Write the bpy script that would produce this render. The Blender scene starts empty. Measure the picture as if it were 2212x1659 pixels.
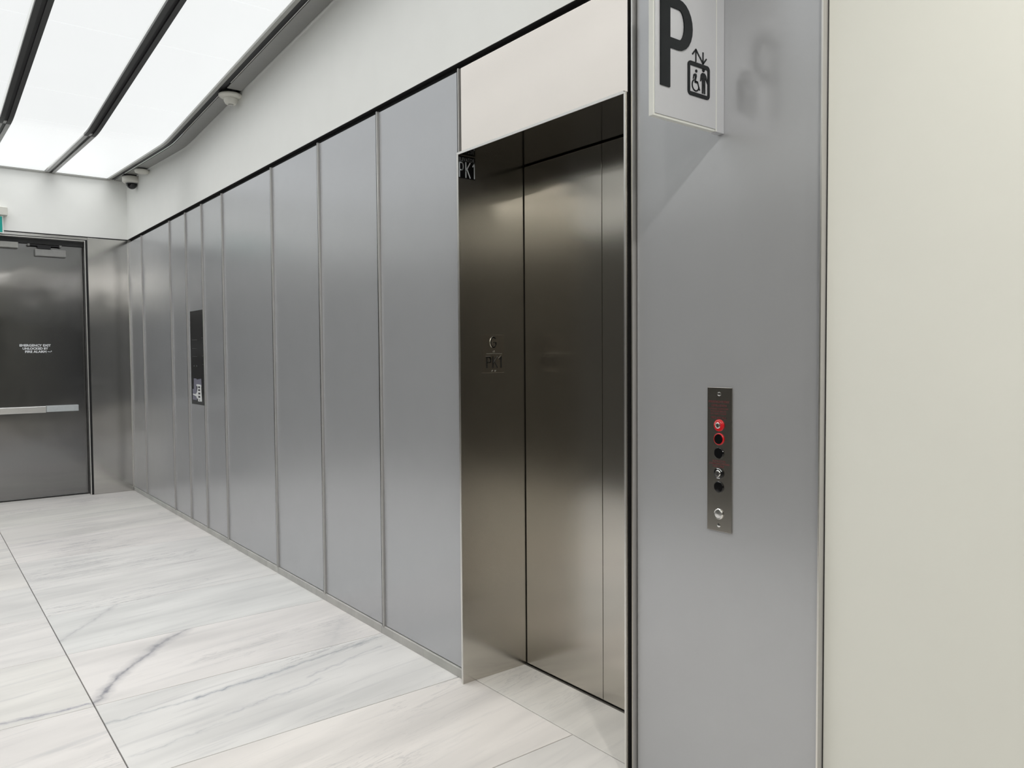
import bpy, bmesh, math, random
from mathutils import Vector, Matrix
random.seed(7)
sc = bpy.context.scene
COL = sc.collection

# ---------------------------------------------------------------- camera
YAW, PIT, ROL, FPX = 0.6636, -0.0381, -0.0071, 1673.43
CAM = Vector((9.464, -1.984, 1.5))
fw = Vector((-math.cos(PIT)*math.cos(YAW), math.cos(PIT)*math.sin(YAW), math.sin(PIT)))
rt = fw.cross(Vector((0, 0, 1))).normalized(); up = rt.cross(fw)
r2 = rt*math.cos(ROL)+up*math.sin(ROL); u2 = -rt*math.sin(ROL)+up*math.cos(ROL)
cd = bpy.data.cameras.new('camera'); cam = bpy.data.objects.new('camera', cd); COL.objects.link(cam)
cam.matrix_world = Matrix(((r2.x, u2.x, -fw.x, CAM.x), (r2.y, u2.y, -fw.y, CAM.y), (r2.z, u2.z, -fw.z, CAM.z), (0, 0, 0, 1)))
cd.sensor_width = 36; cd.lens = FPX/2212*36; cd.clip_start = 0.02
sc.camera = cam

# ---------------------------------------------------------------- world, exposure, light levels
w = bpy.data.worlds.new('world'); sc.world = w; w.use_nodes = True
w.node_tree.nodes['Background'].inputs[0].default_value = (0.02, 0.022, 0.025, 1)
sc.view_settings.view_transform = 'Standard'; sc.view_settings.look = 'None'
sc.view_settings.exposure = 0.08; sc.view_settings.gamma = 1.0
sc.view_settings.use_curve_mapping = False
LUM = 0.82          # luminance of the lit ceiling panels
BEAM = 1.5         # downward beam of the luminous ceiling, per unit of radiance
DOWN = 20.5         # watts of each downlight in the passage behind the camera

# ---------------------------------------------------------------- materials
def srgb(r, g, b):
    f = lambda c: (c/255/12.92) if c/255 <= .04045 else ((c/255+.055)/1.055)**2.4
    return (f(r), f(g), f(b), 1)

class NT:
    def __init__(s, name):
        s.m = bpy.data.materials.new(name); s.m.use_nodes = True; s.t = s.m.node_tree
        s.b = s.t.nodes['Principled BSDF']
    def n(s, typ, **kw):
        x = s.t.nodes.new(typ)
        for k, v in kw.items(): setattr(x, k, v)
        return x
    def l(s, a, b): s.t.links.new(a, b)
    def noise(s, vec, scale, detail=3, rough=.5, dist=0.):
        x = s.n('ShaderNodeTexNoise'); x.inputs['Scale'].default_value = scale
        x.inputs['Detail'].default_value = detail; x.inputs['Roughness'].default_value = rough
        x.inputs['Distortion'].default_value = dist
        if vec is not None: s.l(vec, x.inputs['Vector'])
        return x.outputs['Fac']
    def ramp(s, fac, *stops):
        x = s.n('ShaderNodeValToRGB'); e = x.color_ramp.elements
        while len(e) < len(stops): e.new(.5)
        for i, (p, c) in enumerate(stops):
            e[i].position = p; e[i].color = c if len(c) == 4 else (*c, 1)
        s.l(fac, x.inputs[0]); return x.outputs[0]
    def mapping(s, vec, scale=(1, 1, 1), rot=(0, 0, 0)):
        x = s.n('ShaderNodeMapping'); x.inputs['Scale'].default_value = scale; x.inputs['Rotation'].default_value = rot
        s.l(vec, x.inputs[0]); return x.outputs[0]
    def math(s, op, a, b=None, c=None, clamp=False):
        x = s.n('ShaderNodeMath', operation=op); x.use_clamp = clamp
        for i, v in enumerate((a, b, c)):
            if v is None: continue
            if isinstance(v, (int, float)): x.inputs[i].default_value = v
            else: s.l(v, x.inputs[i])
        return x.outputs[0]
    def mix(s, fac, a, b, mode='MIX'):
        x = s.n('ShaderNodeMix', data_type='RGBA', blend_type=mode)
        for i, v in ((0, fac), (6, a), (7, b)):
            if isinstance(v, (int, float)): x.inputs[i].default_value = v
            elif isinstance(v, tuple): x.inputs[i].default_value = v if len(v) == 4 else (*v, 1)
            else: s.l(v, x.inputs[i])
        return x.outputs[2]
    def bump(s, h, strength, dist):
        x = s.n('ShaderNodeBump'); x.inputs['Strength'].default_value = strength; x.inputs['Distance'].default_value = dist
        s.l(h, x.inputs['Height']); s.l(x.outputs[0], s.b.inputs['Normal']); return x

def plain(name, col, rough=.5, metal=0., var=.04, scale=30, spec=.5):
    t = NT(name); pos = t.n('ShaderNodeNewGeometry').outputs['Position']
    f = t.noise(pos, scale, 3)
    a = tuple(c*(1-var) for c in col[:3]); b = tuple(min(1, c*(1+var)) for c in col[:3])
    t.l(t.ramp(f, (.3, a), (.7, b)), t.b.inputs['Base Color'])
    t.b.inputs['Roughness'].default_value = rough; t.b.inputs['Metallic'].default_value = metal
    t.b.inputs['Specular IOR Level'].default_value = spec
    return t.m

def steel(name, col, rough, grain=.02, wave=0., wscale=1.2, metal=1., stretch=(90, 90, 1.5), fine=0., aniso=0.):
    t = NT(name); pos = t.n('ShaderNodeNewGeometry').outputs['Position']
    g = t.noise(t.mapping(pos, stretch), 4, 3)
    a = tuple(c*(1-grain) for c in col[:3]); b = tuple(min(1, c*(1+grain)) for c in col[:3])
    t.l(t.ramp(g, (.3, a), (.7, b)), t.b.inputs['Base Color'])
    rr = t.math('MULTIPLY_ADD', g, .03, rough-.015)
    t.l(rr, t.b.inputs['Roughness']); t.b.inputs['Metallic'].default_value = metal
    if wave:
        h = t.noise(t.mapping(pos, (1, 1, .8)), wscale, 1.5, .4)
        t.bump(h, 1., wave)
    if aniso:
        tg = t.n('ShaderNodeTangent', direction_type='RADIAL', axis='Z'); t.l(tg.outputs[0], t.b.inputs['Tangent'])
        t.b.inputs['Anisotropic'].default_value = aniso
    if fine:
        h = t.noise(pos, 420, 2, .5); t.bump(h, .25, fine)
    return t.m

M = {}
M['drywall'] = plain('white_paint', srgb(240, 241, 238), .55, var=.01, scale=6)
M['drywall_near'] = plain('warm_white_paint', srgb(231, 232, 225), .38, var=.012, scale=2.5)
M['panel'] = steel('satin_grey_panel', (.505, .515, .535), .25, .008, metal=.45, stretch=(1.5, 1.5, 1.5))
M['fin'] = steel('fin_steel', (.55, .54, .53), .4, .03, metal=.5)
M['lip'] = steel('bright_lip', (.80, .79, .76), .30, .02)
M['portal'] = steel('bronze_tinted_steel', (.57, .545, .50), .19, .008, aniso=.9, stretch=(2, 2, 2))
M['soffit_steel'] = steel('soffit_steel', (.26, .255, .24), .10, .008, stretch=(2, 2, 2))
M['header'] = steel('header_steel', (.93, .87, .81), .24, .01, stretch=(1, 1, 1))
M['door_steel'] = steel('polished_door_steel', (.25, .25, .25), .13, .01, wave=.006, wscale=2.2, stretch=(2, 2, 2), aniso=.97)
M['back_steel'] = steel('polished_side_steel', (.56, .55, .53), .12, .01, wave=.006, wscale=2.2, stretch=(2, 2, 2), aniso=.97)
M['opp_steel'] = plain('dark_lobby_panel', (.085, .082, .074), .4, .3)
M['black'] = plain('black_gap', (.006, .006, .007), .6)
M['gasket'] = plain('black_gasket', (.01, .01, .01), .4)
M['rail_dark'] = plain('dark_anodised_rail', (.055, .057, .058), .45, .3)
M['rail_black'] = plain('rail_slot', (.012, .012, .014), .5)
M['rail_light'] = plain('silver_rail', (.42, .42, .42), .35, .6)
M['soffit'] = plain('soffit_metal', (.30, .30, .29), .4, .35, var=.02)
M['rim'] = plain('pale_rim', (.38, .38, .36), .35, .4)
M['white_plastic'] = plain('white_plastic', srgb(214, 213, 205), .4, var=.01)
M['grey_plastic'] = plain('grey_plastic', srgb(150, 150, 148), .4)
M['clear'] = plain('pale_lens', srgb(190, 190, 188), .15)
M['dome'] = plain('smoked_dome', (.004, .004, .005), .08)
M['teal'] = plain('teal_sign', srgb(0, 138, 128), .3)
M['sign_white'] = plain('sign_acrylic', srgb(194, 196, 201), .22, var=.005)
M['sign_edge'] = plain('sign_edge', srgb(222, 224, 220), .2, var=.005)
M['ink'] = plain('sign_ink', srgb(18, 23, 26), .5, spec=.25)
M['glass_black'] = plain('dark_display_glass', (.035, .035, .036), .22)
M['map_grey'] = plain('map_grey', srgb(118, 118, 132), .5)
M['map_white'] = plain('map_white', srgb(222, 224, 224), .5)
M['map_dark'] = plain('map_room', srgb(70, 70, 74), .5)
M['plate'] = steel('call_plate_steel', (.42, .40, .365), .22, .03, stretch=(3, 3, 200))
M['chrome'] = steel('chrome', (.78, .78, .77), .12, .02)
M['red'] = plain('red_ring', srgb(205, 22, 34), .3)
M['red_ink'] = plain('red_engraving', srgb(96, 38, 42), .5)
M['white_ink'] = plain('white_lettering', srgb(222, 225, 228), .5)
M['decal_black'] = plain('decal_black', (.004, .004, .005), .25)
M['decal_grey'] = plain('decal_grey', srgb(120, 124, 126), .5)
M['decal_silver'] = plain('decal_silver', srgb(196, 202, 206), .5)
M['stone_base'] = None
M['sill'] = steel('sill_metal', (.5, .49, .47), .3, .03)
M['bar'] = steel('push_bar_metal', (.86, .86, .85), .25, .02, stretch=(2, 2, 100))
M['bar_end'] = plain('push_bar_pad', srgb(200, 206, 208), .3, .2)
M['exit_glass'] = plain('dark_end_glass', (.010, .014, .018), .15)

def emit(name, col, s):
    t = NT(name); pos = t.n('ShaderNodeNewGeometry').outputs['Position']
    f = t.noise(pos, 3, 1)
    t.l(t.ramp(f, (.3, tuple(c*.99 for c in col)), (.7, col)), t.b.inputs['Emission Color'])
    t.b.inputs['Emission Strength'].default_value = s
    t.b.inputs['Base Color'].default_value = (.12, .125, .125, 1); t.b.inputs['Roughness'].default_value = .35
    return t.m
M['lit'] = emit('lit_diffuser', (.965, .985, .985), LUM)
M['lit_seam'] = emit('lit_seam', (1, 1, 1), LUM*1.9)
M['lamp'] = emit('downlight_glow', (1, .95, .88), 6)
M['teal_lit'] = emit('teal_glow', (0, .32, .27), .5); M['teal_lit'].node_tree.nodes['Principled BSDF'].inputs['Base Color'].default_value = (0, .12, .10, 1)

def marble(name, streak=1., tone=(0.755, 0.74, 0.725), veins=()):
    t = NT(name)
    pos = t.n('ShaderNodeNewGeometry').outputs['Position']
    info = t.n('ShaderNodeObjectInfo'); rnd = info.outputs['Random']
    comb = t.n('ShaderNodeCombineXYZ'); t.l(t.math('MULTIPLY', rnd, 37.), comb.inputs[0]); t.l(t.math('MULTIPLY', rnd, 91.), comb.inputs[1])
    add = t.n('ShaderNodeVectorMath', operation='ADD'); t.l(pos, add.inputs[0]); t.l(comb.outputs[0], add.inputs[1])
    p = add.outputs[0]
    rot = t.mapping(p, (1, 1, 1), (0, 0, math.radians(-9)))
    broad = t.noise(t.mapping(rot, (4.5, .8, 1)), 1.1, 3, .5, .35)
    fine = t.noise(t.mapping(rot, (20, 1.5, 1)), 1.0, 5, .6, .5)
    fine2 = t.noise(t.mapping(rot, (9, .9, 1)), 2.1, 6, .62, .8)
    c1 = (tone[0], tone[1], tone[2]); c2 = tuple(c*.80 for c in tone)
    base = t.ramp(broad, (.3, (c2[0], c2[1]*1.005, c2[2]*1.01)), (.62, c1))
    # per-tile tone
    tint = t.ramp(rnd, (0, (.955, .975, .975)), (.5, (1, .985, .98)), (1, (.975, .985, .955)))
    base = t.mix(1., base, tint, 'MULTIPLY')
    m1 = t.ramp(fine, (.54, (0, 0, 0)), (.70, (1, 1, 1)))
    col = t.mix(t.math('MULTIPLY', m1, .62*streak), base, (tone[0]*.66, tone[1]*.67, tone[2]*.69))
    d = t.math('ABSOLUTE', t.math('SUBTRACT', fine2, .5))
    m2 = t.ramp(d, (0., (1, 1, 1)), (.022, (0, 0, 0)))
    gate = t.ramp(t.noise(t.mapping(p, (1.6, .7, 1)), 1.2, 2), (.52, (0, 0, 0)), (.66, (1, 1, 1)))
    col = t.mix(t.math('MULTIPLY', t.math('MULTIPLY', m2, gate), .85*streak), col, (tone[0]*.48, tone[1]*.49, tone[2]*.52))
    # named veins crossing single slabs, in floor coordinates
    nz = t.n('ShaderNodeTexNoise'); nz.inputs['Scale'].default_value = 9; nz.inputs['Detail'].default_value = 5
    nz.inputs['Roughness'].default_value = .62; t.l(pos, nz.inputs['Vector'])
    sub = t.n('ShaderNodeVectorMath', operation='SUBTRACT'); t.l(nz.outputs['Color'], sub.inputs[0]); sub.inputs[1].default_value = (.5, .5, .5)
    sc_ = t.n('ShaderNodeVectorMath', operation='SCALE'); t.l(sub.outputs[0], sc_.inputs[0]); sc_.inputs['Scale'].default_value = .085
    ad = t.n('ShaderNodeVectorMath', operation='ADD'); t.l(pos, ad.inputs[0]); t.l(sc_.outputs[0], ad.inputs[1])
    fl = t.n('ShaderNodeVectorMath', operation='MULTIPLY'); t.l(ad.outputs[0], fl.inputs[0]); fl.inputs[1].default_value = (1, 1, 0)
    wob = fl.outputs[0]
    brk = t.noise(pos, 14, 4, .6)
    for (ax, ay, bx, by, wd, st, cc) in veins:
        A = Vector((ax, ay, 0)); B = Vector((bx, by, 0)); AB = B-A
        pa = t.n('ShaderNodeVectorMath', operation='SUBTRACT'); t.l(wob, pa.inputs[0]); pa.inputs[1].default_value = A
        dt = t.n('ShaderNodeVectorMath', operation='DOT_PRODUCT'); t.l(pa.outputs[0], dt.inputs[0]); dt.inputs[1].default_value = AB/AB.length_squared
        h = t.math('MAXIMUM', t.math('MINIMUM', dt.outputs['Value'], 1.), 0.)
        s1 = t.n('ShaderNodeVectorMath', operation='SCALE'); s1.inputs[0].default_value = AB; t.l(h, s1.inputs['Scale'])
        s2 = t.n('ShaderNodeVectorMath', operation='SUBTRACT'); t.l(pa.outputs[0], s2.inputs[0]); t.l(s1.outputs[0], s2.inputs[1])
        ln = t.n('ShaderNodeVectorMath', operation='LENGTH'); t.l(s2.outputs[0], ln.inputs[0])
        core = t.ramp(t.math('DIVIDE', ln.outputs['Value'], wd*4), (0., (1, 1, 1)), (.25, (.42, .42, .42)), (1., (0, 0, 0)))
        k = t.math('MULTIPLY', t.math('MULTIPLY', core, t.math('MULTIPLY_ADD', brk, 1.6, -.1, clamp=True)), st)
        col = t.mix(k, col, cc)
    t.l(col, t.b.inputs['Base Color'])
    t.b.inputs['Roughness'].default_value = .30; t.b.inputs['Specular IOR Level'].default_value = .35
    return t.m
VC = (.20, .205, .24)
M['marble'] = marble('white_marble')
M['marble_a'] = marble('white_marble_bold_vein', .55, veins=[(5.75, -1.39, 5.463, -1.221, .010, 1, VC), (5.463, -1.221, 5.193, -1.0, .013, 1, VC), (5.193, -1.0, 5.04, -.82, .014, 1, VC), (5.735, -.279, 5.411, -.05, .03, .45, (.4, .41, .42))])
M['marble_b'] = marble('white_marble_fine_vein', .6, veins=[(4.80, -1.39, 4.32, -1.02, .008, .7, (.35, .35, .37))])
M['marble_c'] = marble('white_marble_long_veins', 1.15, veins=[(5.985, -1.39, 5.955, -1.0, .005, .75, (.25, .28, .31)), (5.96, -1.02, 5.90, -.55, .006, 1., (.2, .23, .28)), (5.90, -.60, 5.812, -.05, .0045, .9, (.25, .28, .31)), (6.06, -.55, 5.93, -.1, .004, .7, (.3, .31, .35)), (6.20, -.96, 6.12, -.5, .0045, .8, (.3, .31, .35)), (6.33, -1.36, 6.27, -1.0, .005, .6, (.35, .36, .38))])
M['marble_d'] = marble('white_marble_corner_vein', .8, veins=[(5.70, -1.75, 5.735, -1.40, .006, .9, (.16, .16, .24))])
M['marble_e'] = marble('pale_warm_marble', .5, tone=(.765, .745, .72))
M['stone_base'] = marble('baseboard_marble', .5, tone=(.52, .52, .50))

# ---------------------------------------------------------------- helpers
def wloc(o):
    v = Vector((0, 0, 0))
    while o is not None: v += o.location; o = o.parent
    return v
def link(name, verts, faces, mat, parent=None, smooth=False, mats=None, fmat=None):
    lo = Vector([min(v[i] for v in verts) for i in range(3)]); hi = Vector([max(v[i] for v in verts) for i in range(3)])
    c = (lo+hi)/2
    me = bpy.data.meshes.new(name); me.from_pydata([Vector(v)-c for v in verts], [], faces); me.update()
    o = bpy.data.objects.new(name, me); COL.objects.link(o)
    for m in (mats or [mat]): me.materials.append(m)
    if fmat:
        for p, k in zip(me.polygons, fmat): p.material_index = k
    if smooth:
        for p in me.polygons: p.use_smooth = True
    o.parent = parent; o.location = c-(wloc(parent) if parent else Vector((0, 0, 0)))
    return o
def bm_link(name, bm, mat, parent=None, smooth=False):
    bm.normal_update()
    vs = [v.co.copy() for v in bm.verts]; bm.verts.index_update()
    fs = [[v.index for v in f.verts] for f in bm.faces]; bm.free()
    return link(name, vs, fs, mat, parent, smooth)
class G:
    """collects boxes and prisms into one mesh"""
    def __init__(s): s.v = []; s.f = []
    def box(s, x0, y0, z0, x1, y1, z1):
        b = len(s.v)
        s.v += [(x0, y0, z0), (x1, y0, z0), (x1, y1, z0), (x0, y1, z0), (x0, y0, z1), (x1, y0, z1), (x1, y1, z1), (x0, y1, z1)]
        s.f += [[b+i for i in q] for q in ((3, 2, 1, 0), (4, 5, 6, 7), (0, 1, 5, 4), (1, 2, 6, 5), (2, 3, 7, 6), (3, 0, 4, 7))]
        return s
    def loft(s, rings, cap=True):
        b = len(s.v); n = len(rings[0])
        for r in rings: s.v += [tuple(p) for p in r]
        for i in range(len(rings)-1):
            for j in range(n):
                s.f.append([b+i*n+j, b+i*n+(j+1) % n, b+(i+1)*n+(j+1) % n, b+(i+1)*n+j])
        if cap: s.f.append([b+j for j in range(n)][::-1]); s.f.append([b+(len(rings)-1)*n+j for j in range(n)])
        return s
    def out(s, name, mat, parent=None, smooth=False):
        bm = bmesh.new(); vs = [bm.verts.new(v) for v in s.v]
        for f in s.f:
            try: bm.faces.new([vs[i] for i in f])
            except ValueError: pass
        bmesh.ops.recalc_face_normals(bm, faces=bm.faces)
        return bm_link(name, bm, mat, parent, smooth)
def box(name, a, b, mat, parent=None, bev=0.):
    x0, x1 = sorted((a[0], b[0])); y0, y1 = sorted((a[1], b[1])); z0, z1 = sorted((a[2], b[2]))
    if not bev: return G().box(x0, y0, z0, x1, y1, z1).out(name, mat, parent)
    bm = bmesh.new(); bmesh.ops.create_cube(bm, size=1)
    for v in bm.verts: v.co = Vector(((x0+x1)/2+v.co.x*(x1-x0), (y0+y1)/2+v.co.y*(y1-y0), (z0+z1)/2+v.co.z*(z1-z0)))
    bmesh.ops.bevel(bm, geom=bm.edges[:], offset=bev, segments=2, affect='EDGES', profile=.5)
    return bm_link(name, bm, mat, parent)
def empty(name, loc, parent=None):
    o = bpy.data.objects.new(name, None); COL.objects.link(o); o.parent = parent
    o.location = Vector(loc)-(wloc(parent) if parent else Vector((0, 0, 0))); o.empty_display_size = .1
    return o
def tag(o, label=None, cat=None, group=None, kind=None):
    if label: o['label'] = label
    if cat: o['category'] = cat
    if group: o['group'] = group
    if kind: o['kind'] = kind
    return o
def frame(o, ex, ey, ez):
    """map local (u,v,w) -> world"""
    o = Vector(o); ex = Vector(ex); ey = Vector(ey); ez = Vector(ez)
    return lambda u, v, w=0.: o+ex*u+ey*v+ez*w
def lathe(name, c, axis, prof, mat, parent=None, n=40, smooth=True):
    """prof: list of (radius, height along axis)"""
    ax = Vector(axis).normalized(); t = Vector((0, 0, 1)) if abs(ax.z) < .9 else Vector((1, 0, 0))
    e1 = ax.cross(t).normalized(); e2 = ax.cross(e1); c = Vector(c); g = G()
    rings = [[c+ax*h+(e1*math.cos(2*math.pi*k/n)+e2*math.sin(2*math.pi*k/n))*max(r, 1e-5) for k in range(n)] for r, h in prof]
    g.loft(rings)
    o = g.out(name, mat, parent, smooth)
    return o
def sharp(o, ang=.6):
    me = o.data; bm = bmesh.new(); bm.from_mesh(me)
    for e in bm.edges:
        if len(e.link_faces) == 2 and e.calc_face_angle(0) > ang: e.smooth = False
    bm.to_mesh(me); bm.free(); return o
def plate(name, F, pts, t, mat, parent=None, holes=()):
    """flat polygon (with holes) of thickness t in the frame F"""
    cu = bpy.data.curves.new('tmp', 'CURVE'); cu.dimensions = '2D'; cu.fill_mode = 'BOTH'; cu.extrude = t/2
    for loop in (pts, *holes):
        s = cu.splines.new('POLY'); s.points.add(len(loop)-1); s.use_cyclic_u = True
        for p, q in zip(s.points, loop): p.co = (q[0], q[1], 0, 1)
    return from_curve(name, cu, F, t, mat, parent)
def from_curve(name, cu, F, t, mat, parent, fit=None):
    to = bpy.data.objects.new('tmp', cu); COL.objects.link(to)
    dg = bpy.context.evaluated_depsgraph_get(); dg.update()
    me = bpy.data.meshes.new_from_object(to.evaluated_get(dg))
    vs = [v.co.copy() for v in me.vertices]; fs = [list(p.vertices) for p in me.polygons]
    bpy.data.objects.remove(to); bpy.data.curves.remove(cu); bpy.data.meshes.remove(me)
    if fit:
        u0, v0, u1, v1 = fit; a0 = min(v.x for v in vs); a1 = max(v.x for v in vs); b0 = min(v.y for v in vs); b1 = max(v.y for v in vs)
        for v in vs:
            v.x = u0+(v.x-a0)/(a1-a0)*(u1-u0); v.y = v0+(v.y-b0)/(b1-b0)*(v1-v0)
    return link(name, [F(v.x, v.y, v.z+t/2) for v in vs], fs, mat, parent)
def text(name, body, F, fit, t, mat, parent=None, bold=0., space=1.):
    cu = bpy.data.curves.new('tmp', 'FONT'); cu.body = body; cu.size = 1; cu.extrude = t/2; cu.offset = bold; cu.space_character = space
    cu.resolution_u = 4
    return from_curve(name, cu, F, t, mat, parent, fit)
def stroke(name, F, paths, wd, t, mat, parent=None):
    """polyline strokes of width wd as one flat mesh"""
    g = G()
    for path in paths:
        for (a, b) in zip(path[:-1], path[1:]):
            A = Vector((a[0], a[1])); B = Vector((b[0], b[1])); d = (B-A).normalized()*wd/2; n = Vector((-d.y, d.x))
            q = [A-d*.6-n, B+d*.6-n, B+d*.6+n, A-d*.6+n]
            g.loft([[F(p.x, p.y, 0) for p in q], [F(p.x, p.y, t) for p in q]])
    return g.out(name, mat, parent)
def rrect(u0, v0, u1, v1, r, n=6):
    o = []
    for cx, cy, a in ((u1-r, v1-r, 0), (u0+r, v1-r, 90), (u0+r, v0+r, 180), (u1-r, v0+r, 270)):
        for k in range(n+1):
            th = math.radians(a+90*k/n); o.append((cx+r*math.cos(th), cy+r*math.sin(th)))
    return o

# ---------------------------------------------------------------- dimensions
YO = -3.26            # opposite wall
XE = 16.0             # far end of the passage behind the camera
XL = 7.7              # end of the luminous ceiling
HT = 2.805            # underside of the white upper wall
HP = 2.773            # top of steel panels
HE = 2.389            # elevator opening height
EX0, EX1, EY = 6.584, 7.592, .345
PF = .009             # face of the recessed panels
WF = .018             # face of the plain wall right of the panels
def zc(x):
    a = 3.445-.052*x; b = 3.322+.067*(x-2.36); k = .007
    return k*math.log(math.exp((a-3.3)/k)+math.exp((b-3.3)/k))+3.3-.003

# ---------------------------------------------------------------- floor
floor = tag(box('floor', (-.30, YO, -.06), (XE, .6, -.0125), plain('grout_grey', srgb(96, 93, 92), .8)), kind='structure')
xs = [5.768+.7365*k for k in range(-8, 14)]
xs = [x for x in xs if 0 < x < XE]
xs = [-.09]+xs+[XE]
ys = [.047, -1.387, -2.821, YO]
def tile(x0, y0, x1, y1, mat):
    g = .0022
    x0, x1, y0, y1 = x0+g, x1-g, y0+g, y1-g; e = .0012
    gg = G()
    def ring(i, z): return [(x0+i, y0+i, z), (x1-i, y0+i, z), (x1-i, y1-i, z), (x0+i, y1-i, z)]
    gg.loft([ring(0, -.0125), ring(0, -e), ring(e, 0)])
    return gg.out('tile', mat, floor)
for i in range(len(xs)-1):
    for j in range(3):
        m = M['marble']; x0, x1 = xs[i], xs[i+1]
        if j == 0 and abs(x0-5.0315) < .01: m = M['marble_a']
        if j == 0 and abs(x0-4.295) < .01: m = M['marble_b']
        if j == 0 and abs(x0-5.768) < .01: m = M['marble_c']
        if j == 1 and abs(x0-5.0315) < .01: m = M['marble_d']
        if j == 0 and x0 > 6.4: m = M['marble_e']
        y1 = ys[j]
        if j == 0 and not (x0 > 6.4 and x0 < 7.6): y1 = 0.012 if x1 < 6.5 or x0 > 7.6 else y1
        if j == 0 and x0 < 0: y1 = 0.012
        tile(x0, ys[j+1], x1, y1, m)
tile(EX0-.004, .047, EX1+.004, .338, M['marble_e'])

# ---------------------------------------------------------------- wall shells
wr = G()
wr.box(-.12, .06, 0, EX0-.03, .40, 2.9); wr.box(EX1+.03, .06, 0, XE, .40, 2.9)
wr.box(EX0-.03, .06, HE+.02, EX1+.03, .40, 2.9)
wr.box(-.12, .035, HP, 8.30, .06, HT+.02)
wr.box(-.12, .0, HT, XE, .40, 4.3)
wr.box(8.311, WF, 0, XE, .06, HT)
wall_right = tag(wr.out('wall_right', M['drywall_near']), kind='structure')
# the upper wall's own paint: separate skin of plasterboard over the far part
upper = box('plasterboard', (-.0, -.0015, HT), (8.5, .0, 4.2), M['drywall'], wall_right)
box('shadow_gap', (0.0, .030, HP-.01), (8.30, .0349, HT-.0005), M['black'], wall_right)
box('shadow_gap', (0.0, .0004, HT-.002), (8.30, .0299, HT-.0002), M['black'], wall_right)
box('shadow_gap', (0.0, .0585, .0), (EX0-.04, .0599, HP), M['black'], wall_right)
box('shadow_gap', (EX1+.04, .0585, .0), (8.30, .0599, HP), M['black'], wall_right)

wb = G()
wb.box(-.30, YO, HT, 0, .0, 4.3)
wb.box(-.30, YO, 0, -.02, -1.60, HT); wb.box(-.30, -.43, 0, -.02, .06, HT); wb.box(-.30, -1.60, 2.77, -.02, -.43, HT)
wall_back = tag(wb.out('wall_back', M['drywall']), kind='structure')
box('shadow_gap', (-.018, YO, 2.79), (-.004, 0, HT-.0005), M['black'], wall_back)
box('steel_panel', (-.018, -.4005, 0.002), (0, -.003, 2.793), M['back_steel'], wall_back, .0012)
box('steel_panel', (-.018, -1.60, 2.768), (0, -.4025, 2.793), M['back_steel'], wall_back)
box('steel_panel', (-.018, YO+.003, .002), (0, -1.602, 2.793), M['back_steel'], wall_back, .0012)

# opposite wall: dark lobby panels below, white plaster above
wall_left = tag(G().box(-.2, YO-.2, 0, XE, YO, 4.3).out('wall_left', M['drywall']), kind='structure')
for k in range(15):
    x0 = .02+k*.80
    box('panel', (x0, YO+.001, .05), (x0+.785, YO+.02, HP), M['opp_steel'], wall_left)
box('panel', (12.02, YO+.001, .05), (15.9, YO+.02, HP), M['opp_steel'], wall_left)
tag(box('baseboard_left', (0, YO+.001, 0), (XE, YO+.03, .045), M['stone_base']), kind='structure')
wf = G().box(XE, YO-.2, 0, XE+.2, .4, 4.3)
wall_front = tag(wf.out('wall_front', M['drywall']), kind='structure')
box('glazing', (XE-.03, YO+.01, .02), (XE-.001, .0, 2.55), M['exit_glass'], wall_front)

# ---------------------------------------------------------------- right wall panels and fins
J = [.6225, 1.7141, 2.2384, 2.715, 3.2477, 4.2901, 5.0522, 5.7947]
prev = .006
for k, x in enumerate(J+[6.556]):
    box('panel', (prev+.003, PF, .047), (x-.014, .050, HP), M['panel'], wall_right, .0012)
    prev = x
box('panel', (7.620, PF, .0), (8.3045, .050, HP), M['panel'], wall_right, .0012)
def fin(x, y=0., z0=.043, z1=HP+.004, gasket=True):
    box('fin', (x-.004, y-.003, z0), (x, .052, z1), M['fin'], wall_right)
    box('fin_edge', (x-.0045, y-.0045, z0), (x+.0003, y-.003, z1), M['lip'], wall_right)
    if gasket: box('gasket', (x-.0125, y-.0035, z0), (x-.0046, .052, z1-.002), M['gasket'], wall_right)
for x in J: fin(x)
fin(6.560, -.002)
fin(7.613, -.004, 0); fin(8.311, -.004, 0, gasket=False)
box('shadow_gap', (8.3111, WF-.0022, 0), (8.3135, WF-.0001, HP), M['gasket'], wall_right)
box('fin', (.0, -.006, .043), (.006, .052, HP), M['lip'], wall_right)

# baseboard: low stone skirting in separate lengths
bs = tag(empty('baseboard_right', (3.2, 0, 0)), kind='structure')
bx = [.001, 1.36, 2.689, 4.284, 5.768, 6.198, 6.570]
for a, b in zip(bx[:-1], bx[1:]):
    gg = G(); y0, y1 = .0005, .048
    r = lambda x: [(x, y0, 0.0006), (x, y1, 0.0006), (x, y1, .043), (x, y0+.002, .043), (x, y0, .041)]
    gg.loft([r(a+.0006), r(b-.0006)]); gg.out('stone', M['stone_base'], bs)

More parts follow.
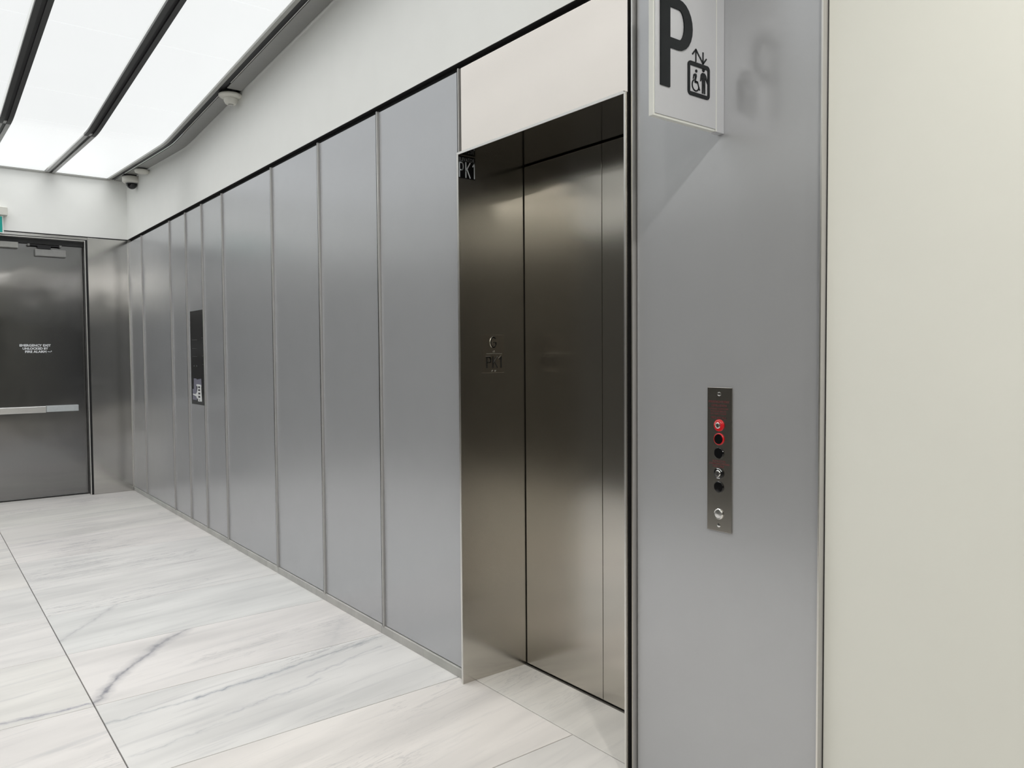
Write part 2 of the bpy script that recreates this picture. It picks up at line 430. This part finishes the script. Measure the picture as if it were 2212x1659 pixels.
# ---------------------------------------------------------------- elevator entrance
el = tag(empty('elevator_entrance', (7.09, .16, 0)), 'bronze-toned stainless steel elevator doorway with closed doors under a bright header panel', 'elevator')
JF = -.0276
box('jamb', (6.574, JF+.003, .0006), (EX0, EY+.03, HE), M['portal'], el)
box('jamb_edge', (6.5735, JF, .0006), (EX0+.0003, JF+.003, HE), M['lip'], el)
box('jamb', (EX1, JF+.003, .0006), (EX1+.006, EY+.03, HE+.004), M['portal'], el)
box('jamb_edge', (EX1-.0003, JF, .0006), (EX1+.0065, JF+.003, HE+.004), M['lip'], el)
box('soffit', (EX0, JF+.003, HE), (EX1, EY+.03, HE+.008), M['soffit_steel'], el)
box('header_edge', (6.5735, JF, HE-.001), (EX1-.0005, JF+.003, HE+.009), M['lip'], el)
box('header_panel', (6.5755, -.003, HE+.009), (EX1-.0, .03, HP), M['header'], el, .001)
box('gasket', (EX1+.007, -.016, 0.0006), (7.600, .05, HP), M['gasket'], el)
es = 7.108
box('door_panel', (EX0+.006, EY, .008), (es-.0015, EY+.035, HE-.006), M['portal'], el, .0012)
box('door_panel', (es+.0015, EY, .008), (EX1-.004, EY+.035, HE-.006), M['portal'], el, .0012)
box('gasket', (EX0, EY+.022, 0.001), (EX1, EY+.034, HE), M['gasket'], el)
box('sill', (EX0, .3385, -.01), (EX1, EY+.05, .0025), M['sill'], el)

# ---------------------------------------------------------------- back door
dr = tag(empty('door_1', (-.03, -.95, 0)), 'tall polished steel emergency exit door with push bar in the far wall', kind='structure')
DY0, DY1, DZ = -1.535, -.430, 2.752
fo = G()
for (ya, yb) in ((DY1, DY1+.006), (DY0-.006, DY0)): fo.box(-.19, ya, 0, .004, yb, DZ)
fo.box(-.19, DY0-.006, DZ, .004, DY1+.006, DZ+.006)
fo.box(-.19, DY1-.012, 0, -.165, DY1, DZ); fo.box(-.19, DY0, 0, -.165, DY0+.012, DZ)
fr = fo.out('door_frame', M['fin'], dr)
fe = G(); fe.box(.004, DY1-.001, 0, .006, DY1+.007, DZ+.007); fe.box(.004, DY0-.007, 0, .006, DY0+.001, DZ+.007); fe.box(.004, DY0+.001, DZ-.001, .006, DY1-.001, DZ+.007)
fe.out('frame_edge', M['lip'], fr)
gp = G(); gp.box(-.017, DY1+.0065, 0, -.003, -.401, DZ+.016); gp.box(-.017, -1.60, DZ+.0065, -.003, DY1+.0065, DZ+.016); gp.box(-.017, -1.60, 0, -.003, DY0-.0065, DZ+.0065)
gp.out('shadow_gap', M['black'], fr)
LX = -.11
DS = .042             # leaf fittings, measured along the leaf
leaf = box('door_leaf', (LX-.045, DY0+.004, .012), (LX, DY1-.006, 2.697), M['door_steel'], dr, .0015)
st = G(); st.box(-.16, DY0, 2.700, -.085, DY1, DZ); st.out('head_stop', M['rail_dark'], dr)
box('threshold', (-.19, DY0, -.009), (-.09, DY1, .004), M['sill'], dr)
# push bar: rail, pad and end, 0.95 m above the floor
box('push_bar', (LX+.002, DY0+.12, .918), (LX+.045, -.862+DS, .985), M['bar'], leaf, .004)
box('push_bar_end', (LX+.002, -.8615+DS, .923), (LX+.055, -.560+DS, .988), M['bar_end'], leaf, .003)
box('door_closer', (LX+.001, -.925+DS, 2.572), (LX+.055, -.635+DS, 2.648), M['grey_plastic'], leaf, .008)
ca = G(); ca.box(LX+.045, -.985+DS, 2.676, LX+.060, -.685+DS, 2.690); ca.box(LX+.03, -.90+DS, 2.650, LX+.062, -.78+DS, 2.676); ca.out('closer_arm', M['rail_black'], leaf)
for y in (-.980, -.69): lathe('arm_pivot', (LX+.053, y+DS, 2.672), (0, 0, 1), [(.0, 0), (.012, 0), (.012, .022), (0, .022)], M['grey_plastic'], leaf, 16)
box('magnetic_lock', (LX+.001, DY0+.02, 2.640), (LX+.075, -1.032, 2.699), M['rim'], dr, .003)
F = frame((LX+.0005, DS-.021, 0), (0, 1, 0), (0, 0, 1), (1, 0, 0))
text('lettering', 'EMERGENCY EXIT', F, (-1.062, 1.619, -.778, 1.644), .0006, M['white_ink'], leaf, .04)
text('lettering', 'UNLOCKED BY', F, (-1.036, 1.586, -.802, 1.611), .0006, M['white_ink'], leaf, .04)
text('lettering', 'FIRE ALARM', F, (-1.014, 1.553, -.820, 1.578), .0006, M['white_ink'], leaf, .04)
stroke('lettering', F, [[(-.808, 1.566), (-.782, 1.562)]], .006, .0006, M['decal_silver'], leaf)
lathe('lettering', (LX+.0005, -.775+DS-.021, 1.569), (1, 0, 0), [(0, 0), (.005, 0), (.005, .0006), (0, .0006)], M['white_ink'], leaf, 12)

# ---------------------------------------------------------------- ceiling shell
def xsamp(a, b):
    s = [a, b]+[1.9+.06*k for k in range(16)]+[.25*k for k in range(0, 66)]
    return sorted({round(x, 4) for x in s if a <= x <= b})
def ribbon(name, x0, x1, sec, mat, parent=None, smooth=False):
    """sec: closed polygon of (y, dz) swept along the ceiling curve"""
    g = G(); g.loft([[(x, y, zc(x)+dz) for y, dz in sec] for x in xsamp(x0, x1)])
    return g.out(name, mat, parent, smooth)
rect = lambda y0, y1, a, b: [(y0, a), (y1, a), (y1, b), (y0, b)]
ceil = G(); ceil.loft([[(x, y, zc(min(x, XL))+dz) for y, dz in rect(YO, .0, .14, .22)] for x in xsamp(-.1, XL)])
ceil.box(XL, YO, 3.25, XL+.06, 0, 4.2); ceil.box(XL+.06, YO, 3.25, XE, 0, 3.33)
ceiling = tag(ceil.out('ceiling', M['drywall']), kind='structure')
# metal soffit lengths along both side walls
for (a, b) in ((0.002, 2.399), (2.402, 3.66), (3.80, XL)):
    ribbon('soffit_panel', a, b, rect(-.120, -.016, 0, .006), M['soffit'], ceiling)
for (a, b) in ((0.002, 4.6), (4.603, XL)):
    ribbon('soffit_panel', a, b, rect(YO+.016, YO+.120, 0, .006), M['soffit'], ceiling)
for (ya, yb) in ((-.0155, -.0005), (YO+.0005, YO+.0155)):
    ribbon('shadow_gap', .001, XL, rect(ya, yb, .02, .06), M['rail_black'], ceiling)
ribbon('shadow_gap', 3.655, 3.805, rect(-.120, -.016, .03, .04), M['black'], ceiling)
for s in (1, -1):
    yy = (lambda y: y) if s == 1 else (lambda y: YO-y)
    ribbon('edge_rail', .002, XL, rect(*sorted((yy(-.164), yy(-.121))), .012, .06), M['rail_black'], ceiling)
    ribbon('edge_rail', .002, XL, rect(*sorted((yy(-.190), yy(-.165))), .0, .05), M['rim'], ceiling)
ribbon('edge_rail', .001, .016, rect(YO+.2, -.19, -.004, .05), M['rim'], ceiling)

# luminous strips and the dark channels between them
PITCH = .592
names = ['glowing ceiling strip nearest the right wall, its frosted panels running the length of the lobby',
         'glowing ceiling strip second from the right wall, between the two dark channels',
         'glowing ceiling strip at the upper left corner, left of both dark channels',
         'glowing ceiling strip fourth from the right wall, outside the left of the picture',
         'glowing ceiling strip beside the opposite wall, outside the picture']
XJ = [.02, .56, 2.20, 2.43, 3.12, 4.225, 5.00, 6.10, 7.0, XL]
for k in range(5):
    y1 = -.195-PITCH*k; y0 = y1-.492
    s = tag(empty('luminous_strip', (3.85, (y0+y1)/2, zc(3.85)+.05)), names[k], 'ceiling light', 'glowing strips of the luminous ceiling')
    for a, b in zip(XJ[:-1], XJ[1:]):
        ribbon('diffuser', a+.003, b-.003, rect(y0, y1, .012, .018), M['lit'], s)
    for a, b in ((.05, 2.2), (2.45, XL-.03)):
        ln = math.hypot(b-a, zc(b)-zc(a)); ld = bpy.data.lights.new('strip_lamp', 'AREA'); ld.shape = 'RECTANGLE'; ld.size = ln; ld.size_y = .47
        ld.energy = BEAM*math.pi*ln*.47; ld.spread = math.radians(118); ld.color = (1, .995, .985)
        lo = bpy.data.objects.new('strip_lamp', ld); COL.objects.link(lo); lo.parent = s
        lo.location = Vector(((a+b)/2, (y0+y1)/2, (zc(a)+zc(b))/2-.004))-s.location
        lo.rotation_euler = (0, -math.atan2(zc(b)-zc(a), b-a), 0)
    ribbon('lamp_tray', .02, XL, rect(y0+.04, y1-.04, .05, .06), M['lit_seam'], s)
cl = ['dark grey recessed channel between the two rightmost glowing ceiling strips, silver in its far section',
      'dark grey recessed channel at the upper left, between the second and third glowing strips',
      'dark recessed channel between the third and fourth glowing strips, outside the picture',
      'dark recessed channel beside the last glowing strip, outside the picture']
for k in range(4):
    yc = -.732-PITCH*k
    s = tag(empty('ceiling_channel', (3.85, yc, zc(3.85)+.03)), cl[k], 'ceiling channel', 'dark channels between the glowing strips')
    for a, b, m, m2 in ((.017, 2.21, M['rail_light'], M['rail_dark']), (2.212, XL, M['rail_dark'], M['rail_black'])):
        ribbon('channel_flange', a, b, rect(yc-.042, yc-.012, .0, .02), m, s)
        ribbon('channel_flange', a, b, rect(yc+.012, yc+.042, .0, .02), m, s)
        ribbon('channel_slot', a, b, rect(yc-.0118, yc+.0118, .012, .03), m2, s)
    ribbon('channel_joint', 2.205, 2.30, rect(yc-.010, yc+.010, .004, .0118), M['rail_light'], s)

# downlights in the passage behind the camera
for i, (x, y) in enumerate(((9.3, -1.0), (9.3, -2.3), (11.4, -1.0), (11.4, -2.3), (13.6, -1.6))):
    d = tag(empty('downlight', (x, y, 3.25)), 'round recessed warm downlight ' + ('near the right wall, first after the glowing ceiling', 'near the opposite wall, first after the glowing ceiling', 'near the right wall, second after the glowing ceiling', 'near the opposite wall, second after the glowing ceiling', 'by itself closest to the dark glazed end')[i], 'ceiling light', 'downlights behind the viewpoint')
    sharp(lathe('trim_ring', (x, y, 3.2495), (0, 0, -1), [(.052, 0), (.075, 0), (.075, .004), (.052, .004)], M['white_plastic'], d, 32))
    lathe('lamp_lens', (x, y, 3.2495), (0, 0, -1), [(0, 0), (.051, 0), (.051, .003), (0, .003)], M['lamp'], d, 32)
    ld = bpy.data.lights.new('downlight_lamp', 'AREA'); ld.shape = 'DISK'; ld.size = .10; ld.energy = DOWN; ld.color = (1, .97, .92)
    lo = bpy.data.objects.new('downlight_lamp', ld); COL.objects.link(lo); lo.parent = d; lo.location = (0, 0, -.006)

# ---------------------------------------------------------------- ceiling devices
x, y = 3.70, -.062
z = zc(x)
sd = tag(empty('smoke_detector', (x, y, z)), 'round white smoke detector with red print on the soffit beside the glowing strip', 'smoke detector')
sharp(lathe('base', (x, y, z-.0005), (0, 0, -1), [(.0, 0), (.078, 0), (.085, .006), (.085, .016), (.070, .026), (.048, .032), (0, .032)], M['white_plastic'], sd, 48), 1.2)
sharp(lathe('chamber', (x, y, z-.033), (0, 0, -1), [(0, 0), (.050, 0), (.049, .016), (.040, .034), (.036, .038), (.0, .040)], M['white_plastic'], sd, 40))
for a in range(0, 360, 30):
    t = math.radians(a)
    lathe('vent', (x+.038*math.cos(t), y+.038*math.sin(t), z-.056), (math.cos(t), math.sin(t), 0), [(0, 0), (.0035, 0), (.0035, .005), (0, .005)], M['grey_plastic'], sd, 8)
lathe('lens', (x, y, z-.073), (0, 0, -1), [(0, 0), (.018, 0), (.014, .010), (0, .012)], M['clear'], sd, 24)
F = frame((x+.071, y, z-.0225), (0, 1, 0), (-.50, 0, .86), (.86, 0, -.5))
text('print', 'DO NOT PAINT', F, (-.005, -.0, .045, .007), .0006, M['red_ink'], sd, .01)

x, y = .98, -.060; z = zc(x)
s2 = tag(empty('heat_detector', (x, y, z)), 'small flat white disc detector on the soffit above the dome camera', 'detector')
box('bracket', (x-.10, y-.02, z-.014), (x-.02, y+.035, z-.0005), M['rail_black'], s2)
lathe('base', (x+.02, y, z-.0005), (0, 0, -1), [(0, 0), (.045, 0), (.045, .014), (0, .014)], M['rail_dark'], s2, 24)
sharp(lathe('disc', (x+.02, y, z-.015), (0, 0, -1), [(0, 0), (.066, 0), (.070, .008), (.066, .026), (.05, .034), (0, .036)], M['white_plastic'], s2, 40), 1.)

x, y = .50, -.052; z = zc(x)
dc = tag(empty('dome_camera', (x, y, z)), 'white dome security camera with smoked bubble in the far corner below the ceiling', 'security camera')
box('mount', (x-.05, y-.08, z-.016), (x+.05, y+.04, z-.0005), M['rail_black'], dc)
sharp(lathe('housing', (x, y, z-.0165), (0, 0, -1), [(0, 0), (.082, 0), (.090, .006), (.090, .052), (.084, .062), (.056, .064), (0, .064)], M['white_plastic'], dc, 48), 1.)
prof = [(.056*math.cos(a), .066+.062*math.sin(a)) for a in [math.pi/2*k/8 for k in range(9)]]
lathe('bubble', (x, y, z-.0165), (0, 0, -1), [(0, .0645)]+prof, M['dome'], dc, 40)
lathe('collar', (x, y, z-.0165), (0, 0, -1), [(.0, .0641), (.063, .0641), (.062, .070), (.0, .070)], M['clear'], dc, 40)

ex = tag(empty('exit_sign', (.06, -1.33, 2.95)), 'teal exit sign hanging under a white housing above the emergency door', 'exit sign')
box('housing', (.0005, -1.54, 2.948), (.075, -1.125, 3.030), M['white_plastic'], ex, .004)
box('acrylic_panel', (.034, -1.52, 2.765), (.040, -1.160, 2.9475), M['sign_edge'], ex, .001)
box('teal_face', (.0405, -1.507, 2.778), (.0425, -1.172, 2.935), M['teal_lit'], ex)

# ---------------------------------------------------------------- projecting parking sign
SX = 7.984
ps = tag(empty('parking_sign', (SX-.01, -.16, 2.167)), 'white projecting sign with a black letter P and accessible elevator symbol', 'sign')
Y0, Y1, Z0, Z1 = -.318, -.0035, 2.168, 2.74
box('sign_body', (SX-.0195, Y0, Z0), (SX-.003, -.040, Z1), M['sign_edge'], ps, .001)
box('face', (SX-.0028, Y0+.006, Z0+.007), (SX-.0005, -.040, Z1-.007), M['sign_white'], ps)
box('edge_strip', (SX-.0028, -.0398, Z0), (SX+.0006, -.0368, Z1), M['sign_edge'], ps)
box('mounting_channel', (SX-.024, -.0366, Z0-.001), (SX+.0005, Y1+.003, Z1), M['sign_white'], ps, .001)
F = frame((SX-.0004, 0, 0), (0, 1, 0), (0, 0, 1), (1, 0, 0))
# letter P: stem and bowl outline with counter
zt, zb = 2.512, 2.2565
ro, ri = .060, .029
def arc(cx, cz, rx, rz, a0, a1, n=12): return [(cx+rx*math.cos(math.radians(a0+(a1-a0)*k/n)), cz+rz*math.sin(math.radians(a0+(a1-a0)*k/n))) for k in range(n+1)]
bc = (zt+2.369)/2; bh = (zt-2.369)/2
outer = [(-.293, zb), (-.252, zb), (-.252, 2.369)]+arc(-.213, bc, .060, bh, -90, 90)+[(-.293, zt)]
inner = [(-.252, 2.3975)]+arc(-.213, bc, .023, bh-.0285, -90, 90)+[(-.252, zt-.0285)]
plate('letter_p', F, outer, .004, M['ink'], ps, (inner,))
plate('pictogram_frame', F, rrect(-.1725, 2.2535, -.072, 2.352, .012), .003, M['ink'], ps, (rrect(-.163, 2.264, -.081, 2.3405, .001),))
P = lambda u, v: (-.1725+u*.1005, 2.2535+v*.0985)
q = lambda *a: [P(u, v) for u, v in a]
aw = .0042
stroke('arrow', F, [q((.37, 1.035), (.37, 1.36)), q((.22, 1.22), (.37, 1.385), (.52, 1.22))], aw, .002, M['ink'], ps)
stroke('arrow', F, [q((.70, 1.36), (.70, 1.05)), q((.55, 1.20), (.70, 1.03), (.85, 1.20))], aw, .002, M['ink'], ps)
# wheelchair user
stroke('wheelchair_symbol', F, [[(P(.36, .33)[0]+.0155*math.cos(math.radians(t)), P(.36, .33)[1]+.0165*math.sin(math.radians(t))) for t in range(125, 351, 15)],
       q((.34, .44), (.45, .44), (.52, .26), (.545, .22))], .0034, .002, M['ink'], ps)
plate('wheelchair_symbol', F, q((.24, .50), (.26, .63), (.32, .67), (.40, .66), (.41, .60), (.37, .47), (.40, .45), (.47, .45), (.45, .40), (.32, .40), (.31, .47), (.33, .60), (.29, .60), (.27, .50)), .002, M['ink'], ps)
lathe('wheelchair_symbol', F(*P(.39, .755)), (1, 0, 0), [(0, 0), (.0045, 0), (.0045, .002), (0, .002)], M['ink'], ps, 20)
plate('standing_figure', F, q((.57, .50), (.60, .70), (.66, .76), (.78, .76), (.84, .70), (.93, .50), (.90, .47), (.80, .62), (.80, .40), (.80, .15), (.745, .15), (.74, .42), (.715, .42), (.71, .15), (.655, .15), (.655, .62), (.61, .50)), .002, M['ink'], ps)
lathe('standing_figure', F(*P(.72, .85)), (1, 0, 0), [(0, 0), (.0056, 0), (.0056, .002), (0, .002)], M['ink'], ps, 20)
box('standing_figure', (SX-.0004, P(.915, 0)[0], P(0, .36)[1]), (SX+.0016, P(.95, 0)[0], P(0, .52)[1]), M['ink'], ps)

ps.location += Vector((-.0067, .009, .003))

# ---------------------------------------------------------------- call station
cs = tag(empty('call_station', (7.971, PF, .945)), 'narrow steel elevator call plate with red and black key switches below the parking sign', 'call panel')
CY = PF-.0045
box('faceplate', (7.921, CY, .945), (8.0135, PF-.0008, 1.3955), M['plate'], cs, .0012)
box('gasket', (7.924, PF-.0008, .948), (8.0105, PF-.0001, 1.392), M['gasket'], cs)
cx = 7.9665
A = (0, -1, 0)
def disc(name, z, prof, mat, parent, x=cx, n=40): return sharp(lathe(name, (x, CY, z), A, prof, mat, parent, n), .7)
def screw(z):
    s = disc('screw', z, [(0, -.001), (.0062, -.001), (.0062, .0012), (.004, .002), (0, .0021)], M['chrome'], cs, n=24)
    box('slot', (cx-.0045, CY-.0026, z-.0006), (cx+.0045, CY-.002, z+.0006), M['gasket'], s)
screw(1.375); screw(.964)
k1 = disc('key_switch', 1.2775, [(.0, -.001), (.0185, -.001), (.0185, .003), (.017, .0045), (.010, .0045), (0, .0044)], M['red'], cs)
k1['label'] = 'red ringed fire recall key switch'
disc('key_barrel', 1.2775, [(0, .004), (.0095, .004), (.0095, .008), (.0075, .009), (.0065, .0075), (0, .0075)], M['chrome'], k1)
disc('key_core', 1.2775, [(0, .0074), (.0045, .0074), (.0045, .0088), (0, .0088)], M['plate'], k1, n=24)
k2 = disc('indicator', 1.2345, [(0, -.001), (.0187, -.001), (.0187, .003), (.017, .0045), (.0155, .0035), (0, .0035)], M['red'], cs); k2['label'] = 'red ring around a black lens'
disc('lens', 1.2345, [(0, .0034), (.0153, .0034), (.0145, .0055), (0, .0062)], M['dome'], k2)
k3 = disc('indicator', 1.191, [(0, -.001), (.0178, -.001), (.0178, .002), (.016, .004), (0, .005)], M['dome'], cs); k3['label'] = 'black round lens above the lower lettering'
k4 = disc('key_switch', 1.1275, [(0, -.001), (.0180, -.001), (.0180, .003), (.0165, .004), (0, .0041)], M['decal_black'], cs); k4['label'] = 'black ringed key switch'
disc('key_barrel', 1.1275, [(0, .004), (.0102, .004), (.0102, .007), (.0085, .0085), (0, .0085)], M['chrome'], k4)
box('key_slot', (cx-.0008, CY-.0095, 1.1225), (cx+.0008, CY-.0085, 1.1325), M['gasket'], k4)
F = frame((cx, CY-.0041, 1.1275), (1, 0, 0), (0, 0, 1), A)
stroke('marking', F, [[(-.005, .0145), (.003, .0145)], [(.006, .0135), (.0125, .0075)], [(-.005, -.0145), (.005, -.0145)]], .0026, .0003, M['white_ink'], k4)
F1 = frame((cx, CY-.0046, 1.2775), (1, 0, 0), (0, 0, 1), A)
stroke('marking', F1, [[(-.014, .0005), (-.0135, .006), (-.0095, .0115)], [(-.006, .0135), (.003, .0140)], [(.006, .0125), (.0115, .0075)]], .0022, .0003, plain('pink_marking', srgb(240, 150, 150), .4), k1)
k5 = disc('indicator', 1.0845, [(0, -.001), (.0180, -.001), (.0180, .002), (.016, .004), (0, .005)], M['dome'], cs); k5['label'] = 'black round lens above the push button'
k6 = disc('push_button', 1.0, [(.0, -.001), (.0170, -.001), (.0170, .003), (.0155, .0045), (.0135, .0035), (0, .0035)], M['chrome'], cs); k6['label'] = 'round steel push button'
disc('button_cap', 1.0, [(0, .0034), (.0130, .0034), (.0125, .0055), (0, .007)], M['bar'], k6)
F = frame((0, CY, 0), (1, 0, 0), (0, 0, 1), A)
for body, a, b, c, d in (("FIREFIGHTERS'", 7.927, 1.3475, 8.004, 1.3545), ('OPERATION', 7.9365, 1.3355, 7.9935, 1.3425),
                         ('TO RECALL ELEVATORS', 7.926, 1.3265, 8.000, 1.3315), ('IN CASE OF FIRE USE', 7.934, 1.3185, 7.992, 1.3235), ('KEY TURN TO STOP', 7.9335, 1.3105, 7.993, 1.3155),
                         ('FIRE RECALL', 7.9355, 1.2975, 7.994, 1.3045),
                         ('ELEVATOR', 7.9425, 1.1625, 7.991, 1.1685), ('COMMUNICATIONS', 7.929, 1.1540, 8.005, 1.1600), ('FAILURE', 7.943, 1.1455, 7.985, 1.1515)):
    text('engraving', body, F, (a, b, c, d), .0003, M['red_ink'], cs, .012)

cs.location.z -= .0025

# ---------------------------------------------------------------- directory display
dd = tag(empty('directory_display', (2.51, PF, 1.085)), 'tall dark glass directory with a grey and white floor map set in the panelled wall', 'display')
GY = PF-.002
box('glass', (2.300, GY, 1.085), (2.6995, PF-.0002, 1.899), M['glass_black'], dd)
F = frame((0, GY-.0001, 0), (1, 0, 0), (0, 0, 1), A)
def off(pts, dx=-.0): return [(u+dx, v) for u, v in pts]
plate('floor_map', F, off([(2.374, 1.31), (2.453, 1.31), (2.462, 1.302), (2.48, 1.303), (2.591, 1.311), (2.6, 1.242), (2.519, 1.25), (2.457, 1.246), (2.458, 1.122), (2.333, 1.121), (2.332, 1.216), (2.37, 1.218)]), .0003, M['map_grey'], dd)
plate('map_building', frame((0, GY-.0005, 0), (1, 0, 0), (0, 0, 1), A), off([(2.450, 1.259), (2.491, 1.261), (2.568, 1.259), (2.587, 1.253), (2.591, 1.201), (2.598, 1.152), (2.601, 1.115), (2.494, 1.112), (2.487, 1.135), (2.454, 1.138), (2.444, 1.154), (2.343, 1.166), (2.337, 1.174), (2.429, 1.174), (2.464, 1.192), (2.484, 1.238), (2.452, 1.25)]), .0003, M['map_white'], dd)
for (u, v) in ((2.531, 1.236), (2.529, 1.211), (2.532, 1.182), (2.530, 1.153)):
    box('map_room', (u-.030, GY-.0012, v-.008), (u+.026, GY-.0009, v+.008), M['map_dark'], dd)
box('map_room', (2.52, GY-.0012, 1.121), (2.545, GY-.0009, 1.129), M['map_dark'], dd)
box('slot', (2.345, GY-.0006, 1.74), (2.356, GY-.0001, 1.868), M['decal_black'], dd)
text('lettering', '4', F, (2.380, 1.413, 2.402, 1.426), .0003, M['decal_grey'], dd, .0)
text('lettering', '8', F, (2.460, 1.413, 2.482, 1.426), .0003, M['decal_grey'], dd, .0)
thin = plain('faint_print', (.09, .09, .092), .4)
for (a, b, v) in ((2.35, 2.50, 1.646), (2.352, 2.49, 1.573), (2.346, 2.49, 1.503), (2.63, 2.672, 1.66), (2.63, 2.664, 1.505), (2.64, 2.664, 1.433)):
    box('text_line', (a, GY-.0006, v-.002), (b, GY-.0001, v+.002), thin, dd)

# ---------------------------------------------------------------- elevator designation signs on the left jamb
F = frame((EX0+.0002, 0, 0), (0, 1, 0), (0, 0, 1), (1, 0, 0))
pk = tag(empty('elevator_decal', (EX0, .02, 2.285)), 'small black decal reading ELEVATOR PK1 at the top of the elevator jamb', 'sign')
box('backing', (EX0+.0002, -.0255, 2.2865), (EX0+.0010, .0655, 2.3865), M['decal_black'], pk)
F2 = frame((EX0+.0011, 0, 0), (0, 1, 0), (0, 0, 1), (1, 0, 0))
text('lettering', 'ELEVATOR', F2, (-.0235, 2.3625, .0600, 2.3785), .0004, M['decal_grey'], pk, .0, 1.1)
def pk1(Fr, u0, u1, v0, v1, wd, t, mat, parent, gap=.5):
    """condensed P, K and 1 drawn as strokes"""
    W = u1-u0; H = v1-v0; q = wd/2
    pu = u0+W*.30; m = v0+H*.47; rr = (v1-q-m)/2; cx_ = max(u0+q, pu-q-rr*.55)
    bowl = [(cx_+(pu-q-cx_)*math.cos(math.radians(x)), m+rr+rr*math.sin(math.radians(x))) for x in range(90, -91, -18)]
    stroke('letter', Fr, [[(u0+q, v0), (u0+q, v1-q)]+bowl+[(u0+q, m)]], wd, t, mat, parent)
    k0 = u0+W*.40; k1_ = u0+W*.73
    stroke('letter', Fr, [[(k0+q, v0), (k0+q, v1)], [(k0+q, v0+H*.42), (k1_-q, v1)], [(k0+q+(k1_-k0-wd)*.28, v0+H*.56), (k1_-q, v0)]], wd, t, mat, parent)
    stroke('letter', Fr, [[(u1-q, v0), (u1-q, v1), (u1-W*.13, v1-H*.21)]], wd, t, mat, parent)
pk1(F2, -.0235, .0625, 2.2925, 2.3585, .0052, .0004, M['decal_silver'], pk)
gp = tag(empty('floor_designation_plate', (EX0, .157, 1.415)), 'small raised steel plate reading G and PK1 with braille, midway up the elevator jamb', 'sign')
box('backing', (EX0+.0002, .096, 1.416), (EX0+.0028, .2195, 1.5915), steel('plate_dark_steel', (.50, .46, .41), .2, .03), gp, .0006)
F3 = frame((EX0+.0026, 0, 0), (0, 1, 0), (0, 0, 1), (1, 0, 0))
garc = lambda rx, rz, a0, a1, du=0: [(.1575+du+rx*math.cos(math.radians(t)), 1.5565+rz*math.sin(math.radians(t))) for t in range(a0, a1+1, 14)]
stroke('letter', F3, [garc(.0155, .0235, 45, 325)+[(.1715, 1.546), (.1715, 1.556), (.1605, 1.556)]], .0048, .0028, M['gasket'], gp)
for k in range(100, 240, 28): stroke('letter_highlight', F3, [garc(.0185, .0265, k, k+28, -.0003)], .0014, .0034, M['lip'], gp)  # highlight along the G's left edge, drawn as bright strokes
pk1(F3, .117, .204, 1.440, 1.490, .0050, .0028, M['gasket'], gp)
for seg in ([(.1150, 1.4925), (.139, 1.4925)], [(.179, 1.4925), (.156, 1.464)], [(.188, 1.484), (.199, 1.494)]):
    stroke('letter_highlight', F3, [seg], .0014, .0034, M['lip'], gp)  # painted glints on the edges of P, K and 1
box('divider', (EX0+.0028, .118, 1.5035), (EX0+.0050, .206, 1.5060), M['lip'], gp)
for (u, v) in ((.156, 1.516), (.156, 1.512), (.163, 1.516), (.163, 1.512), (.163, 1.518), (.148, 1.427), (.148, 1.423), (.1535, 1.427), (.165, 1.427), (.168, 1.423), (.171, 1.427), (.165, 1.423)):
    lathe('braille_dot', (EX0+.0028, u, v), (1, 0, 0), [(0, 0), (.0012, 0), (.0008, .0009), (0, .0011)], M['lip'], gp, 8)
